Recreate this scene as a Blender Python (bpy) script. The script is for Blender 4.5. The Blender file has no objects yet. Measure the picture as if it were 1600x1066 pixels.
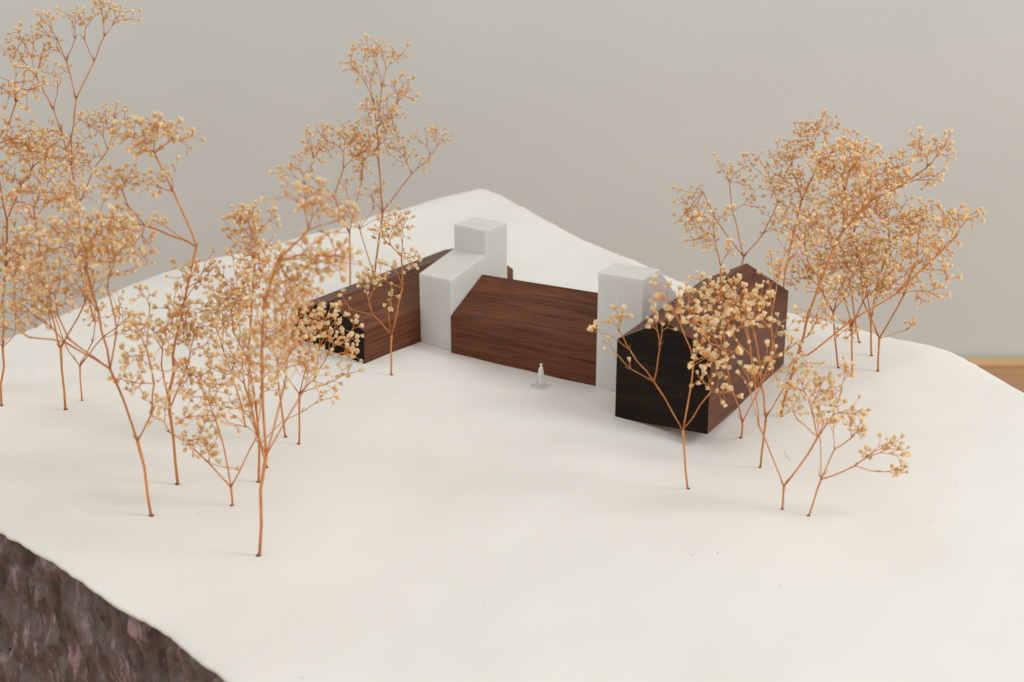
import bpy, bmesh, math, random
import numpy as np
from mathutils import Vector, Matrix, Quaternion

# ------------------------------------------------------------------ camera, world, lights, exposure
H = 0.30                       # camera height above the model ground (m); layout numbers below are in units of H
PITCH = 0.3502
FPX = 2220.0                   # focal length in photo pixels (1600 wide)
scene = bpy.context.scene
COL = scene.collection

cam_d = bpy.data.cameras.new('camera')
cam = bpy.data.objects.new('camera', cam_d); COL.objects.link(cam)
cam.location = (0, 0, H)
cam.rotation_euler = (math.pi/2 - PITCH, 0, 0)
cam_d.sensor_fit = 'HORIZONTAL'; cam_d.sensor_width = 36.0
cam_d.lens = 36.0*FPX/1600.0
cam_d.clip_start = 0.01; cam_d.clip_end = 50
cam_d.dof.use_dof = True
cam_d.dof.focus_distance = 2.55*H
cam_d.dof.aperture_fstop = 14.0
scene.camera = cam

world = bpy.data.worlds.new('World'); scene.world = world; world.use_nodes = True
wb = world.node_tree.nodes['Background']
wb.inputs['Color'].default_value = (1.0, 0.972, 0.918, 1); wb.inputs['Strength'].default_value = 0.88

def area_light(name, loc, target, sx, sy, power, color):
    d = bpy.data.lights.new(name, 'AREA'); d.shape = 'RECTANGLE'; d.size = sx*H; d.size_y = sy*H
    d.energy = power; d.color = color
    o = bpy.data.objects.new(name, d); COL.objects.link(o)
    o.location = Vector(loc)*H
    o.rotation_euler = (Vector(target)*H - o.location).to_track_quat('-Z', 'Y').to_euler()
    return o
area_light('window_light', (6.4, 0.9, 5.2), (0.0, 2.7, 0.0), 2.3, 2.3, 21.5, (0.98, 0.99, 1.0))

vs = scene.view_settings
vs.view_transform = 'Standard'; vs.look = 'None'; vs.exposure = 0.04; vs.gamma = 1.0; vs.use_curve_mapping = False

# ------------------------------------------------------------------ helpers
CP, SP = math.cos(PITCH), math.sin(PITCH)
def ray(px, py):
    X = (px-800.0)/FPX; Y = -(py-533.0)/FPX
    return np.array([X, CP+Y*SP, -SP+Y*CP])
def on_plane_y(px, py, yy):                       # point at world depth yy (units of H)
    d = ray(px, py); t = yy/d[1]
    return np.array([d[0]*t, yy, 1.0+d[2]*t])

def mat(name):
    m = bpy.data.materials.new(name); m.use_nodes = True
    nt = m.node_tree; b = nt.nodes['Principled BSDF']
    return m, nt, b
def node(nt, typ, **kw):
    n = nt.nodes.new(typ)
    for k, v in kw.items():
        if k in n.inputs: n.inputs[k].default_value = v
        else: setattr(n, k, v)
    return n
def ramp(nt, stops):
    r = nt.nodes.new('ShaderNodeValToRGB'); e = r.color_ramp.elements
    while len(e) < len(stops): e.new(0.5)
    for i, (p, c) in enumerate(stops):
        e[i].position = p; e[i].color = (c[0], c[1], c[2], 1)
    return r
def link(nt, a, b): nt.links.new(a, b)

def tag(o, label=None, cat=None, group=None, kind=None):
    if label: o['label'] = label
    if cat: o['category'] = cat
    if group: o['group'] = group
    if kind: o['kind'] = kind
    return o
def mesh_obj(name, verts, faces, mats, parent=None, smooth=False, fmat=None):
    me = bpy.data.meshes.new(name)
    me.from_pydata([tuple(v) for v in verts], [], faces)
    for m in (mats if isinstance(mats, (list, tuple)) else [mats]): me.materials.append(m)
    if smooth: me.polygons.foreach_set('use_smooth', [True]*len(me.polygons))
    if fmat is not None: me.polygons.foreach_set('material_index', fmat)
    me.update()
    o = bpy.data.objects.new(name, me); COL.objects.link(o)
    if parent: o.parent = parent
    return o

# ------------------------------------------------------------------ materials
def make_walnut(name, dark, mid, light, end=False):
    m, nt, b = mat(name)
    tc = node(nt, 'ShaderNodeTexCoord')
    oi = node(nt, 'ShaderNodeObjectInfo')
    off = node(nt, 'ShaderNodeVectorMath', operation='SCALE'); off.inputs[0].default_value = (3.1, 1.7, 2.3)
    link(nt, oi.outputs['Random'], off.inputs['Scale'])
    add = node(nt, 'ShaderNodeVectorMath', operation='ADD')
    link(nt, tc.outputs['Object'], add.inputs[0]); link(nt, off.outputs[0], add.inputs[1])
    mp = node(nt, 'ShaderNodeMapping')
    # local X runs along the grain
    mp.inputs['Scale'].default_value = (60, 36, 300) if end else (12, 210, 640)
    if end: mp.inputs['Rotation'].default_value = (-0.30, 0, 0)
    link(nt, add.outputs[0], mp.inputs['Vector'])
    n1 = node(nt, 'ShaderNodeTexNoise', Scale=1.0, Detail=5.0, Roughness=0.62, Distortion=0.2)
    link(nt, mp.outputs[0], n1.inputs['Vector'])
    mp2 = node(nt, 'ShaderNodeMapping'); mp2.inputs['Scale'].default_value = (9, 16, 40) if end else (3.0, 55, 150)
    if end: mp2.inputs['Rotation'].default_value = (0.3, 0, 0)
    link(nt, add.outputs[0], mp2.inputs['Vector'])
    n2 = node(nt, 'ShaderNodeTexNoise', Scale=1.0, Detail=3.0, Roughness=0.5, Distortion=1.2)
    link(nt, mp2.outputs[0], n2.inputs['Vector'])
    mp3 = node(nt, 'ShaderNodeMapping'); mp3.inputs['Scale'].default_value = (400, 900, 900) if end else (34, 300, 700)
    link(nt, add.outputs[0], mp3.inputs['Vector'])
    n3 = node(nt, 'ShaderNodeTexNoise', Scale=1.0, Detail=2.0, Roughness=0.6)
    link(nt, mp3.outputs[0], n3.inputs['Vector'])
    mx = node(nt, 'ShaderNodeMath', operation='MULTIPLY_ADD'); mx.inputs[1].default_value = 0.72
    link(nt, n1.outputs['Fac'], mx.inputs[0])
    m2 = node(nt, 'ShaderNodeMath', operation='MULTIPLY'); m2.inputs[1].default_value = 0.28
    link(nt, n2.outputs['Fac'], m2.inputs[0]); link(nt, m2.outputs[0], mx.inputs[2])
    cr = ramp(nt, [(0.32, dark), (0.48, mid), (0.69, light)])
    link(nt, mx.outputs[0], cr.inputs[0])
    # fine open pores
    cr2 = ramp(nt, [(0.34, (0.34, 0.31, 0.30)), (0.50, (1, 1, 1))])
    link(nt, n3.outputs['Fac'], cr2.inputs[0])
    mul = node(nt, 'ShaderNodeMix', data_type='RGBA', blend_type='MULTIPLY'); mul.inputs[0].default_value = 0.6
    link(nt, cr.outputs[0], mul.inputs[6]); link(nt, cr2.outputs[0], mul.inputs[7])
    link(nt, mul.outputs[2], b.inputs['Base Color'])
    b.inputs['Roughness'].default_value = 0.6 if end else 0.48
    b.inputs['Specular IOR Level'].default_value = 0.12 if end else 0.24
    bp = node(nt, 'ShaderNodeBump', Strength=0.25, Distance=0.0004)
    link(nt, n3.outputs['Fac'], bp.inputs['Height']); link(nt, bp.outputs[0], b.inputs['Normal'])
    return m
M_WALNUT = make_walnut('walnut', (0.068, 0.021, 0.009), (0.122, 0.038, 0.015), (0.185, 0.066, 0.029))
M_WALNUT_END_SHADED = make_walnut('walnut_end_grain_shaded', (0.006, 0.0038, 0.0024), (0.013, 0.008, 0.005), (0.025, 0.0155, 0.0095), end=True)  # oil-darkened end grain, with the shade on the gables put into the colour

def make_acrylic():
    m, nt, b = mat('frosted_white_block')
    tc = node(nt, 'ShaderNodeTexCoord')
    n = node(nt, 'ShaderNodeTexNoise', Scale=90.0, Detail=4.0, Roughness=0.6)
    link(nt, tc.outputs['Object'], n.inputs['Vector'])
    cr = ramp(nt, [(0.3, (0.625, 0.622, 0.610)), (0.7, (0.64, 0.638, 0.626))])
    link(nt, n.outputs['Fac'], cr.inputs[0]); link(nt, cr.outputs[0], b.inputs['Base Color'])
    b.inputs['Roughness'].default_value = 0.42
    b.inputs['Subsurface Weight'].default_value = 0.35
    b.inputs['Subsurface Radius'].default_value = (1.0, 0.9, 0.75); b.inputs['Subsurface Scale'].default_value = 0.006
    n2 = node(nt, 'ShaderNodeTexNoise', Scale=1400.0, Detail=2.0)
    link(nt, tc.outputs['Object'], n2.inputs['Vector'])
    bp = node(nt, 'ShaderNodeBump', Strength=0.12, Distance=0.0003)
    link(nt, n2.outputs['Fac'], bp.inputs['Height']); link(nt, bp.outputs[0], b.inputs['Normal'])
    return m
M_ACRYL = make_acrylic()

def make_ground():
    m, nt, b = mat('white_coated_ground')
    tc = node(nt, 'ShaderNodeTexCoord')
    n = node(nt, 'ShaderNodeTexNoise', Scale=9.0, Detail=4.0, Roughness=0.55)
    link(nt, tc.outputs['Object'], n.inputs['Vector'])
    cr = ramp(nt, [(0.3, (0.775, 0.757, 0.715)), (0.7, (0.815, 0.797, 0.760))])
    link(nt, n.outputs['Fac'], cr.inputs[0])
    # sparse grit
    vo = node(nt, 'ShaderNodeTexVoronoi', feature='F1', voronoi_dimensions='2D', Scale=90.0, Randomness=1.0)
    link(nt, tc.outputs['Object'], vo.inputs['Vector'])
    pick = node(nt, 'ShaderNodeSeparateColor'); link(nt, vo.outputs['Color'], pick.inputs[0])
    gt = node(nt, 'ShaderNodeMath', operation='GREATER_THAN'); gt.inputs[1].default_value = 0.965
    link(nt, pick.outputs[0], gt.inputs[0])
    sz = node(nt, 'ShaderNodeMath', operation='MULTIPLY'); sz.inputs[1].default_value = 0.040
    link(nt, pick.outputs[1], sz.inputs[0])
    lt = node(nt, 'ShaderNodeMath', operation='LESS_THAN'); link(nt, vo.outputs['Distance'], lt.inputs[0]); link(nt, sz.outputs[0], lt.inputs[1])
    f = node(nt, 'ShaderNodeMath', operation='MULTIPLY'); link(nt, gt.outputs[0], f.inputs[0]); link(nt, lt.outputs[0], f.inputs[1])
    f2 = node(nt, 'ShaderNodeMath', operation='MULTIPLY'); f2.inputs[1].default_value = 0.75; link(nt, f.outputs[0], f2.inputs[0])
    mx = node(nt, 'ShaderNodeMix', data_type='RGBA'); mx.inputs[7].default_value = (0.16, 0.13, 0.10, 1)
    link(nt, f2.outputs[0], mx.inputs[0]); link(nt, cr.outputs[0], mx.inputs[6])
    link(nt, mx.outputs[2], b.inputs['Base Color'])
    b.inputs['Roughness'].default_value = 0.55
    b.inputs['Specular IOR Level'].default_value = 0.3
    n2 = node(nt, 'ShaderNodeTexNoise', Scale=700.0, Detail=3.0, Roughness=0.6)
    link(nt, tc.outputs['Object'], n2.inputs['Vector'])
    n3 = node(nt, 'ShaderNodeTexNoise', Scale=45.0, Detail=3.0, Roughness=0.5)
    link(nt, tc.outputs['Object'], n3.inputs['Vector'])
    b1 = node(nt, 'ShaderNodeBump', Strength=0.10, Distance=0.0003); link(nt, n2.outputs['Fac'], b1.inputs['Height'])
    b2 = node(nt, 'ShaderNodeBump', Strength=0.25, Distance=0.0012); link(nt, n3.outputs['Fac'], b2.inputs['Height'])
    link(nt, b1.outputs[0], b2.inputs['Normal']); link(nt, b2.outputs[0], b.inputs['Normal'])
    return m
M_GROUND = make_ground()

def make_foam():
    m, nt, b = mat('painted_foam')
    tc = node(nt, 'ShaderNodeTexCoord')
    mp = node(nt, 'ShaderNodeMapping'); mp.inputs['Scale'].default_value = (170, 170, 46)
    link(nt, tc.outputs['Object'], mp.inputs['Vector'])
    n = node(nt, 'ShaderNodeTexNoise', Scale=1.0, Detail=6.0, Roughness=0.65, Distortion=0.6)
    link(nt, mp.outputs[0], n.inputs['Vector'])
    cr = ramp(nt, [(0.32, (0.050, 0.034, 0.032)), (0.45, (0.120, 0.089, 0.078)), (0.56, (0.150, 0.108, 0.100)), (0.63, (0.33, 0.225, 0.25))])
    link(nt, n.outputs['Fac'], cr.inputs[0]); link(nt, cr.outputs[0], b.inputs['Base Color'])
    b.inputs['Roughness'].default_value = 0.24
    n2 = node(nt, 'ShaderNodeTexNoise', Scale=900.0, Detail=3.0)
    link(nt, tc.outputs['Object'], n2.inputs['Vector'])
    b1 = node(nt, 'ShaderNodeBump', Strength=0.5, Distance=0.0005); link(nt, n2.outputs['Fac'], b1.inputs['Height'])
    b2 = node(nt, 'ShaderNodeBump', Strength=0.6, Distance=0.002); link(nt, n.outputs['Fac'], b2.inputs['Height'])
    link(nt, b1.outputs[0], b2.inputs['Normal']); link(nt, b2.outputs[0], b.inputs['Normal'])
    return m
M_FOAM = make_foam()

def make_simple(name, c0, c1, scale, rough, spec=0.4, bump=0.0, dist=0.0005, obj_random=0.0, transl=0.0):
    m, nt, b = mat(name)
    tc = node(nt, 'ShaderNodeTexCoord')
    n = node(nt, 'ShaderNodeTexNoise', Scale=scale, Detail=4.0, Roughness=0.6)
    link(nt, tc.outputs['Object'], n.inputs['Vector'])
    cr = ramp(nt, [(0.3, c0), (0.7, c1)])
    link(nt, n.outputs['Fac'], cr.inputs[0])
    col = cr.outputs[0]
    if obj_random:
        oi = node(nt, 'ShaderNodeObjectInfo')
        mr = node(nt, 'ShaderNodeMapRange'); mr.inputs['To Min'].default_value = 1-obj_random; mr.inputs['To Max'].default_value = 1+obj_random*0.6
        link(nt, oi.outputs['Random'], mr.inputs['Value'])
        hs = node(nt, 'ShaderNodeHueSaturation'); link(nt, mr.outputs[0], hs.inputs['Value']); link(nt, col, hs.inputs['Color'])
        col = hs.outputs[0]
    link(nt, col, b.inputs['Base Color'])
    b.inputs['Roughness'].default_value = rough; b.inputs['Specular IOR Level'].default_value = spec
    if bump:
        bp = node(nt, 'ShaderNodeBump', Strength=bump, Distance=dist)
        link(nt, n.outputs['Fac'], bp.inputs['Height']); link(nt, bp.outputs[0], b.inputs['Normal'])
    if transl:
        t = node(nt, 'ShaderNodeBsdfTranslucent'); link(nt, col, t.inputs['Color'])
        ms = node(nt, 'ShaderNodeMixShader'); ms.inputs[0].default_value = transl
        out = nt.nodes['Material Output']
        link(nt, b.outputs[0], ms.inputs[1]); link(nt, t.outputs[0], ms.inputs[2]); link(nt, ms.outputs[0], out.inputs['Surface'])
    return m
M_STEM = make_simple('dried_stem', (0.52, 0.170, 0.038), (0.68, 0.265, 0.072), 260.0, 0.5, 0.35, 0.3, 0.0003, obj_random=0.12)
M_TWIG = make_simple('dried_twig', (0.72, 0.31, 0.085), (0.84, 0.42, 0.15), 260.0, 0.5, 0.3, 0.2, 0.0003, obj_random=0.12, transl=0.3)
M_CALYX = make_simple('dried_calyx', (0.88, 0.49, 0.175), (0.95, 0.63, 0.29), 500.0, 0.65, 0.2, 0.4, 0.0003, obj_random=0.12, transl=0.3)
M_PETAL = make_simple('dried_petal', (0.97, 0.82, 0.54), (0.98, 0.90, 0.69), 500.0, 0.7, 0.15, 0.3, 0.0003, obj_random=0.10, transl=0.4)
M_HOLE = make_simple('stem_hole_rim', (0.10, 0.05, 0.025), (0.24, 0.12, 0.06), 900.0, 0.8, 0.1, 0.5)
M_FIG = make_simple('white_resin', (0.76, 0.75, 0.73), (0.82, 0.81, 0.79), 300.0, 0.45, 0.4)
M_WALL = make_simple('grey_wall', (0.635, 0.654, 0.635), (0.695, 0.714, 0.694), 1.6, 0.9, 0.1, 0.05, 0.001)
M_FIBRE = make_simple('pale_fibre', (0.60, 0.57, 0.53), (0.68, 0.65, 0.60), 300.0, 0.8, 0.1)

def make_table():
    m, nt, b = mat('table_wood')
    tc = node(nt, 'ShaderNodeTexCoord')
    mp = node(nt, 'ShaderNodeMapping'); mp.inputs['Scale'].default_value = (2.0, 30, 30)
    link(nt, tc.outputs['Object'], mp.inputs['Vector'])
    n = node(nt, 'ShaderNodeTexNoise', Scale=1.0, Detail=4.0, Roughness=0.6, Distortion=0.4)
    link(nt, mp.outputs[0], n.inputs['Vector'])
    cr = ramp(nt, [(0.3, (0.36, 0.19, 0.085)), (0.7, (0.47, 0.26, 0.125))])
    link(nt, n.outputs['Fac'], cr.inputs[0]); link(nt, cr.outputs[0], b.inputs['Base Color'])
    b.inputs['Roughness'].default_value = 0.5
    return m
M_TABLE = make_table()
M_BATTEN = make_simple('pale_wood', (0.56, 0.36, 0.18), (0.64, 0.43, 0.23), 20.0, 0.5, 0.3)
def make_clear():
    m, nt, b = mat('clear_acrylic')
    b.inputs['Base Color'].default_value = (0.75, 0.76, 0.75, 1); b.inputs['Roughness'].default_value = 0.15
    t = node(nt, 'ShaderNodeBsdfTransparent'); t.inputs['Color'].default_value = (0.95, 0.955, 0.95, 1)
    ms = node(nt, 'ShaderNodeMixShader'); ms.inputs[0].default_value = 0.92
    link(nt, b.outputs[0], ms.inputs[1]); link(nt, t.outputs[0], ms.inputs[2])
    link(nt, ms.outputs[0], nt.nodes['Material Output'].inputs['Surface'])
    return m
M_CLEAR = make_clear()

# ------------------------------------------------------------------ ground (terrain of the site model)
YAW1, O1 = 0.93822, np.array([-0.28655, 2.58826])
YAW2, O2 = 1.05686, np.array([0.18565, 2.36498])
def frame(yaw, o):
    u = np.array([math.cos(yaw), math.sin(yaw)]); w = np.array([math.sin(yaw), -math.cos(yaw)])
    return lambda s, t: o + u*s + w*t
F1, F2 = frame(YAW1, O1), frame(YAW2, O2)

def vnoise(a, b, seed):
    r = np.random.RandomState(seed); g = r.rand(64, 64)
    ai, bi = np.floor(a).astype(int), np.floor(b).astype(int); fa, fb = a-ai, b-bi
    fa = fa*fa*(3-2*fa); fb = fb*fb*(3-2*fb)
    G = lambda i, j: g[i % 64, j % 64]
    return (G(ai, bi)*(1-fa)+G(ai+1, bi)*fa)*(1-fb)+(G(ai, bi+1)*(1-fa)+G(ai+1, bi+1)*fa)*fb
ctrl = []
def cpt(xy, z): ctrl.append((xy[0], xy[1], z))
cpt(F1(0, -0.2), 0.0212); cpt(F1(0, -0.1), 0.0150); cpt(F1(0, 0), 0.0095); cpt(F1(0.168, 0), 0.0055)
cpt(F1(0.165, 0.082), 0.0015); cpt(F1(0.49, -0.2), 0.016); cpt(F1(0.49, 0.0), 0.010); cpt(F1(0.3, -0.2), 0.018)
cpt(F2(0.107, -0.09), -0.0100); cpt(F2(0.0, 0.0), -0.0105); cpt(F2(0.0, 0.10), -0.0145); cpt(F2(0.0, 0.18), -0.0270)
cpt(F2(-0.06, 0.12), -0.0150); cpt(F2(-0.05, 0.22), -0.0165); cpt(F2(0.10, 0.19), -0.0100); cpt(F2(0.27, 0.19), -0.0090)
cpt(F2(0.4, 0.0), -0.006); cpt(F2(0.4, 0.19), -0.006); cpt(F1(0.19, 0.25), -0.0045)
for x in np.arange(-1.3, 1.31, 0.3):
    for y in np.arange(1.1, 4.2, 0.3):
        if min((x-c[0])**2+(y-c[1])**2 for c in ctrl[:19]) > 0.27**2: cpt((x, y), 0.0)
ctrl = np.array(ctrl)
SIG = 0.16
def kern(ax, ay): return np.exp(-((ax[:, None]-ctrl[None, :, 0])**2+(ay[:, None]-ctrl[None, :, 1])**2)/(2*SIG*SIG))
_K = kern(ctrl[:, 0], ctrl[:, 1])
WGT = np.linalg.solve(_K + 0.02*np.eye(len(ctrl)), ctrl[:, 2])
def ground_z(x, y):
    x = np.atleast_1d(np.asarray(x, float)); y = np.atleast_1d(np.asarray(y, float))
    z = kern(x, y) @ WGT
    # gentle hand-made unevenness
    z = z + 0.0060*np.sin(3.1*x+1.3*y+0.6)*np.sin(2.3*y-1.7*x+1.1) + 0.0036*np.sin(7.3*x-2.1*y)*np.sin(5.1*y+1.4+2.0*x)
    dm = np.min((x[:, None]-ctrl[None, :19, 0])**2+(y[:, None]-ctrl[None, :19, 1])**2, axis=1)**.5
    m = 0.25+0.75*np.clip(dm/0.16, 0, 1)
    z = z + m*(0.0065*(vnoise(x*6.0+20, y*6.0+20, 5)-.5)*2 + 0.0010*(vnoise(x*17+20, y*17+20, 6)-.5)*2)
    dp = F2(0.015, 0.165)
    z = z - 0.016*np.exp(-((x-dp[0])**2+(y-dp[1])**2)/0.055**2)
    # soft fold on the left and small swellings by the far corner
    d = (x+0.95)*0.45 - (y-2.42)*0.89 ; along = (x+0.95)*0.89+(y-2.42)*0.45
    z = z + 0.008*np.exp(-(d/0.05)**2)*np.exp(-((along-0.15)/0.3)**2)
    z = z + 0.004*np.exp(-((x-0.02)**2+(y-3.80)**2)/0.05**2) + 0.003*np.exp(-((x-0.08)**2+(y-3.62)**2)/0.05**2)
    return z
def gz(x, y): return float(ground_z(x, y)[0])
def on_ground(px, py):
    d = ray(px, py); t = -1.0/d[2]
    for _ in range(12):
        z = gz(d[0]*t, d[1]*t); t = (z-1.0)/d[2]
    return np.array([d[0]*t, d[1]*t, 1.0+d[2]*t])

outline = [(-1.054, 2.749), (-0.96, 2.96), (-0.875, 3.14), (-0.738, 3.347), (-0.61, 3.47), (-0.499, 3.567), (-0.283, 3.808), (-0.120, 4.005), (-0.085, 4.030),
           (-0.060, 4.005), (-0.018, 3.93), (0.103, 3.674), (0.255, 3.402), (0.388, 3.164), (0.48, 3.03), (0.596, 2.912), (0.791, 2.749), (0.897, 2.663),
           (0.965, 2.485), (1.03, 2.2), (1.02, 1.8), (0.9, 1.45), (0.6, 1.2), (0.2, 1.12), (-0.12, 1.27), (-0.345, 1.507), (-0.469, 1.651), (-0.566, 1.727),
           (-0.771, 1.912), (-0.95, 2.05), (-1.10, 2.22), (-1.14, 2.48)]
outline = outline[::-1]
def catmull(P, n):
    P = np.array(P, float); out = []
    m = len(P)
    for i in range(m):
        p0, p1, p2, p3 = P[i-1], P[i], P[(i+1) % m], P[(i+2) % m]
        L = np.linalg.norm(p2-p1); k = max(2, int(round(L/n)))
        for j in range(k):
            t = j/k
            out.append(0.5*((2*p1)+(-p0+p2)*t+(2*p0-5*p1+4*p2-p3)*t*t+(-p0+3*p1-3*p2+p3)*t**3))
    return np.array(out)
rng = np.random.RandomState(4)
OUT = catmull(outline, 0.008)
NB = len(OUT)
nrm = np.roll(OUT, -1, 0)-np.roll(OUT, 1, 0); nrm = np.stack([-nrm[:, 1], nrm[:, 0]], 1); nrm /= np.linalg.norm(nrm, axis=1)[:, None]
cen = np.array([0.0, 2.5])
if np.mean(np.sum(nrm*(OUT-cen), 1)) < 0: nrm = -nrm
def smooth_noise(n, k):
    a = rng.randn(n)
    w = np.hanning(2*k+1); w /= w.sum()
    return np.convolve(np.concatenate([a[-k:], a, a[:k]]), w, 'valid')*math.sqrt(k)
edge_jit = 0.0010*smooth_noise(NB, 12)+0.0011*smooth_noise(NB, 2)
OUT = OUT + nrm*edge_jit[:, None]
RINGS = 90
fr = 1-(1-np.linspace(0, 1, RINGS+1)[1:])**1.5
verts = [(cen[0], cen[1])]
for f in fr: verts += [tuple(cen+(p-cen)*f) for p in OUT]
V = np.array(verts); Z = np.concatenate([ground_z(V[i:i+4000, 0], V[i:i+4000, 1]) for i in range(0, len(V), 4000)])
# worn, slightly rounded rim
edge_d = np.concatenate([[1.0], np.repeat(1-fr, NB)])
Z = Z - 0.006*np.exp(-(edge_d/0.010))
faces = [(0, 1+i, 1+(i+1) % NB) for i in range(NB)]
for r in range(RINGS-1):
    a, b_ = 1+r*NB, 1+(r+1)*NB
    faces += [(a+i, b_+i, b_+(i+1) % NB, a+(i+1) % NB) for i in range(NB)]
# skin thickness
last = 1+(RINGS-1)*NB
V3 = np.column_stack([V, Z])
skirt = np.column_stack([OUT-nrm*0.001, Z[last:last+NB]-0.005])
nv = len(V3); V3 = np.vstack([V3, skirt])
faces += [(last+i, nv+i, nv+(i+1) % NB, last+(i+1) % NB) for i in range(NB)]
ground = mesh_obj('ground', V3*H, faces, M_GROUND, smooth=True)
tag(ground, 'gently uneven white coated top of the site model', 'ground', kind='structure')

# rough painted foam layers under the white skin
zrim = Z[last:last+NB]-0.004
def foam_layer(k, rows, step):
    # resample the rim
    seg = np.linalg.norm(np.roll(OUT, -1, 0)-OUT, axis=1); acc = np.concatenate([[0], np.cumsum(seg)])
    n = int(acc[-1]/step); arc = np.linspace(0, acc[-1], n, endpoint=False)
    wrap = lambda a: np.interp(arc, acc, np.append(a, a[0]))
    px_, py_, nx_, ny_, zr = wrap(OUT[:, 0]), wrap(OUT[:, 1]), wrap(nrm[:, 0]), wrap(nrm[:, 1]), wrap(zrim)
    top = zr if k == 0 else np.full(n, -0.250*k+0.002)
    bot = np.full(n, -0.250*(k+1)-0.004)
    vv = []
    for j in range(rows+1):
        t = j/rows; zz = top*(1-t)+bot*t; dep = top-zz
        wob = 0.05*vnoise(arc*14, zz*14, 9)                                   # tears wander sideways a little
        strip = vnoise((arc+wob)*42+k*9, zz*9+3, 11+k); chip = vnoise((arc+wob)*75, zz*20, 21+k); fine = vnoise(arc*280, zz*150, 31+k)
        ridge = 1-np.abs(2*strip-1)                                           # sharp torn ridges
        rel = 0.020*(ridge-.75)+0.022*(np.maximum(chip, .42)-.75)+0.003*(fine-.7)+0.018*(vnoise(arc*20, zz*10, 51+k)-.7)
        lip = 0.011*(vnoise(arc*70, zz*70, 41+k)-.7)+0.006*(vnoise(arc*200, zz*200, 42+k)-.7)
        w = 1-np.exp(-(dep/0.010)**2)
        inset = -0.003-(0.016*math.exp(-t/.12)+.004 if k else 0)+rel*w+lip*(1-w)
        vv.append(np.column_stack([px_+nx_*inset, py_+ny_*inset, zz]))
    fc = []
    for j in range(rows):
        a, b_ = j*n, (j+1)*n
        fc += [(a+i, a+(i+1) % n, b_+(i+1) % n, b_+i) for i in range(n)]
    return mesh_obj('foam_layer', np.vstack(vv)*H, fc, M_FOAM, parent=ground, smooth=True)
for k in range(4): foam_layer(k, (84, 30, 5, 5)[k], (0.0032, 0.008, 0.02, 0.02)[k])

# table and wall behind
ZT = -0.250*4-0.004
TB = 5.27
tb = mesh_obj('table_top', [(-5*H, -1*H, ZT*H), (5*H, -1*H, ZT*H), (5*H, TB*H, ZT*H), (-5*H, TB*H, ZT*H),
                         (-5*H, -1*H, (ZT-.1)*H), (5*H, -1*H, (ZT-.1)*H), (5*H, TB*H, (ZT-.1)*H), (-5*H, TB*H, (ZT-.1)*H)],
              [(0, 1, 2, 3), (7, 6, 5, 4), (0, 4, 5, 1), (1, 5, 6, 2), (2, 6, 7, 3), (3, 7, 4, 0)], M_TABLE)
tag(tb, 'brown wooden table top under the model', 'table', kind='structure')
def box(name, x0, x1, y0, y1, z0, z1, m, parent=None, bev=0.0):
    o = mesh_obj(name, [(x*H, y*H, z*H) for z in (z0, z1) for x, y in ((x0, y0), (x1, y0), (x1, y1), (x0, y1))],
                 [(3, 2, 1, 0), (4, 5, 6, 7), (0, 1, 5, 4), (1, 2, 6, 5), (2, 3, 7, 6), (3, 0, 4, 7)], m, parent)
    if bev:
        md = o.modifiers.new('bevel', 'BEVEL'); md.width = bev*H; md.segments = 2
    return o
box('back_edge_strip', -5, 5, TB-0.075, TB-0.002, ZT-0.002, ZT+0.012, M_BATTEN, parent=tb, bev=0.004)
wall = box('wall', -14, 14, TB+0.02, TB+0.3, -4, 9, M_WALL)
tag(wall, 'plain matt grey wall behind the model', 'wall', kind='structure')

# ------------------------------------------------------------------ blocks
def block(name, yaw, o, verts, faces, mats, fmat, label, cat, group=None, bev=0.0014):
    """verts are (s, t, z) in the block's own frame: s along the ridge or depth, t across to the right"""
    vv = [(s*H, -t*H, z*H) for s, t, z in verts]
    ob = mesh_obj(name, vv, faces, mats, fmat=fmat)
    ob.location = (o[0]*H, o[1]*H, 0); ob.rotation_euler = (0, 0, yaw)
    bm = bmesh.new(); bm.from_mesh(ob.data); bmesh.ops.recalc_face_normals(bm, faces=bm.faces); bm.to_mesh(ob.data); bm.free()
    md = ob.modifiers.new('bevel', 'BEVEL'); md.width = bev*H; md.segments = 2; md.limit_method = 'ANGLE'; md.angle_limit = math.radians(15)
    md.harden_normals = False
    tag(ob, label, cat, group)
    return ob
def prism(near, far):
    n = len(near)
    f = [tuple(range(n))[::-1], tuple(range(n, 2*n))]
    f += [(i, (i+1) % n, n+(i+1) % n, n+i) for i in range(n)]
    return near+far, f
G_BL = 'solid blocks of the model farmstead'
# long low walnut house (ridge along s)
near = [(-0.001, -0.199, 0.012), (-0.001, -0.001, 0.002), (0.0, 0.0005, 0.0748), (0.001, -0.0975, 0.1150), (0.0015, -0.198, 0.0822)]
far = [(0.493, -0.199, 0.004), (0.491, -0.001, 0.002), (0.4905, -0.0005, 0.0780), (0.493, -0.0975, 0.1170), (0.495, -0.198, 0.0870)]
v, f = prism(near, far)
block('walnut_house', YAW1, O1, v, f, [M_WALNUT, M_WALNUT_END_SHADED], [1, 1, 0, 0, 0, 0, 0],
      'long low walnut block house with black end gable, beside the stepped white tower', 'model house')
# stepped white block with tower, against the walnut house
c0, c1, c2 = 0.1690, 0.2830, 0.3562
W_ = 0.0818
prof = [(c0, -0.002), (c2, -0.002), (c2, 0.2262), (c1, 0.2262), (c1, 0.1748), (c0, 0.1494)]
near = [(s, 0.0006, z) for s, z in prof]; far = [(s, W_, z) for s, z in prof]
v, f = prism(near, far)
block('white_tower', YAW1, O1, v, f, [M_ACRYL], [0]*8,
      'frosted white block with sloping roof stepping up to a square tower', 'model tower', bev=0.0004)
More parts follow.
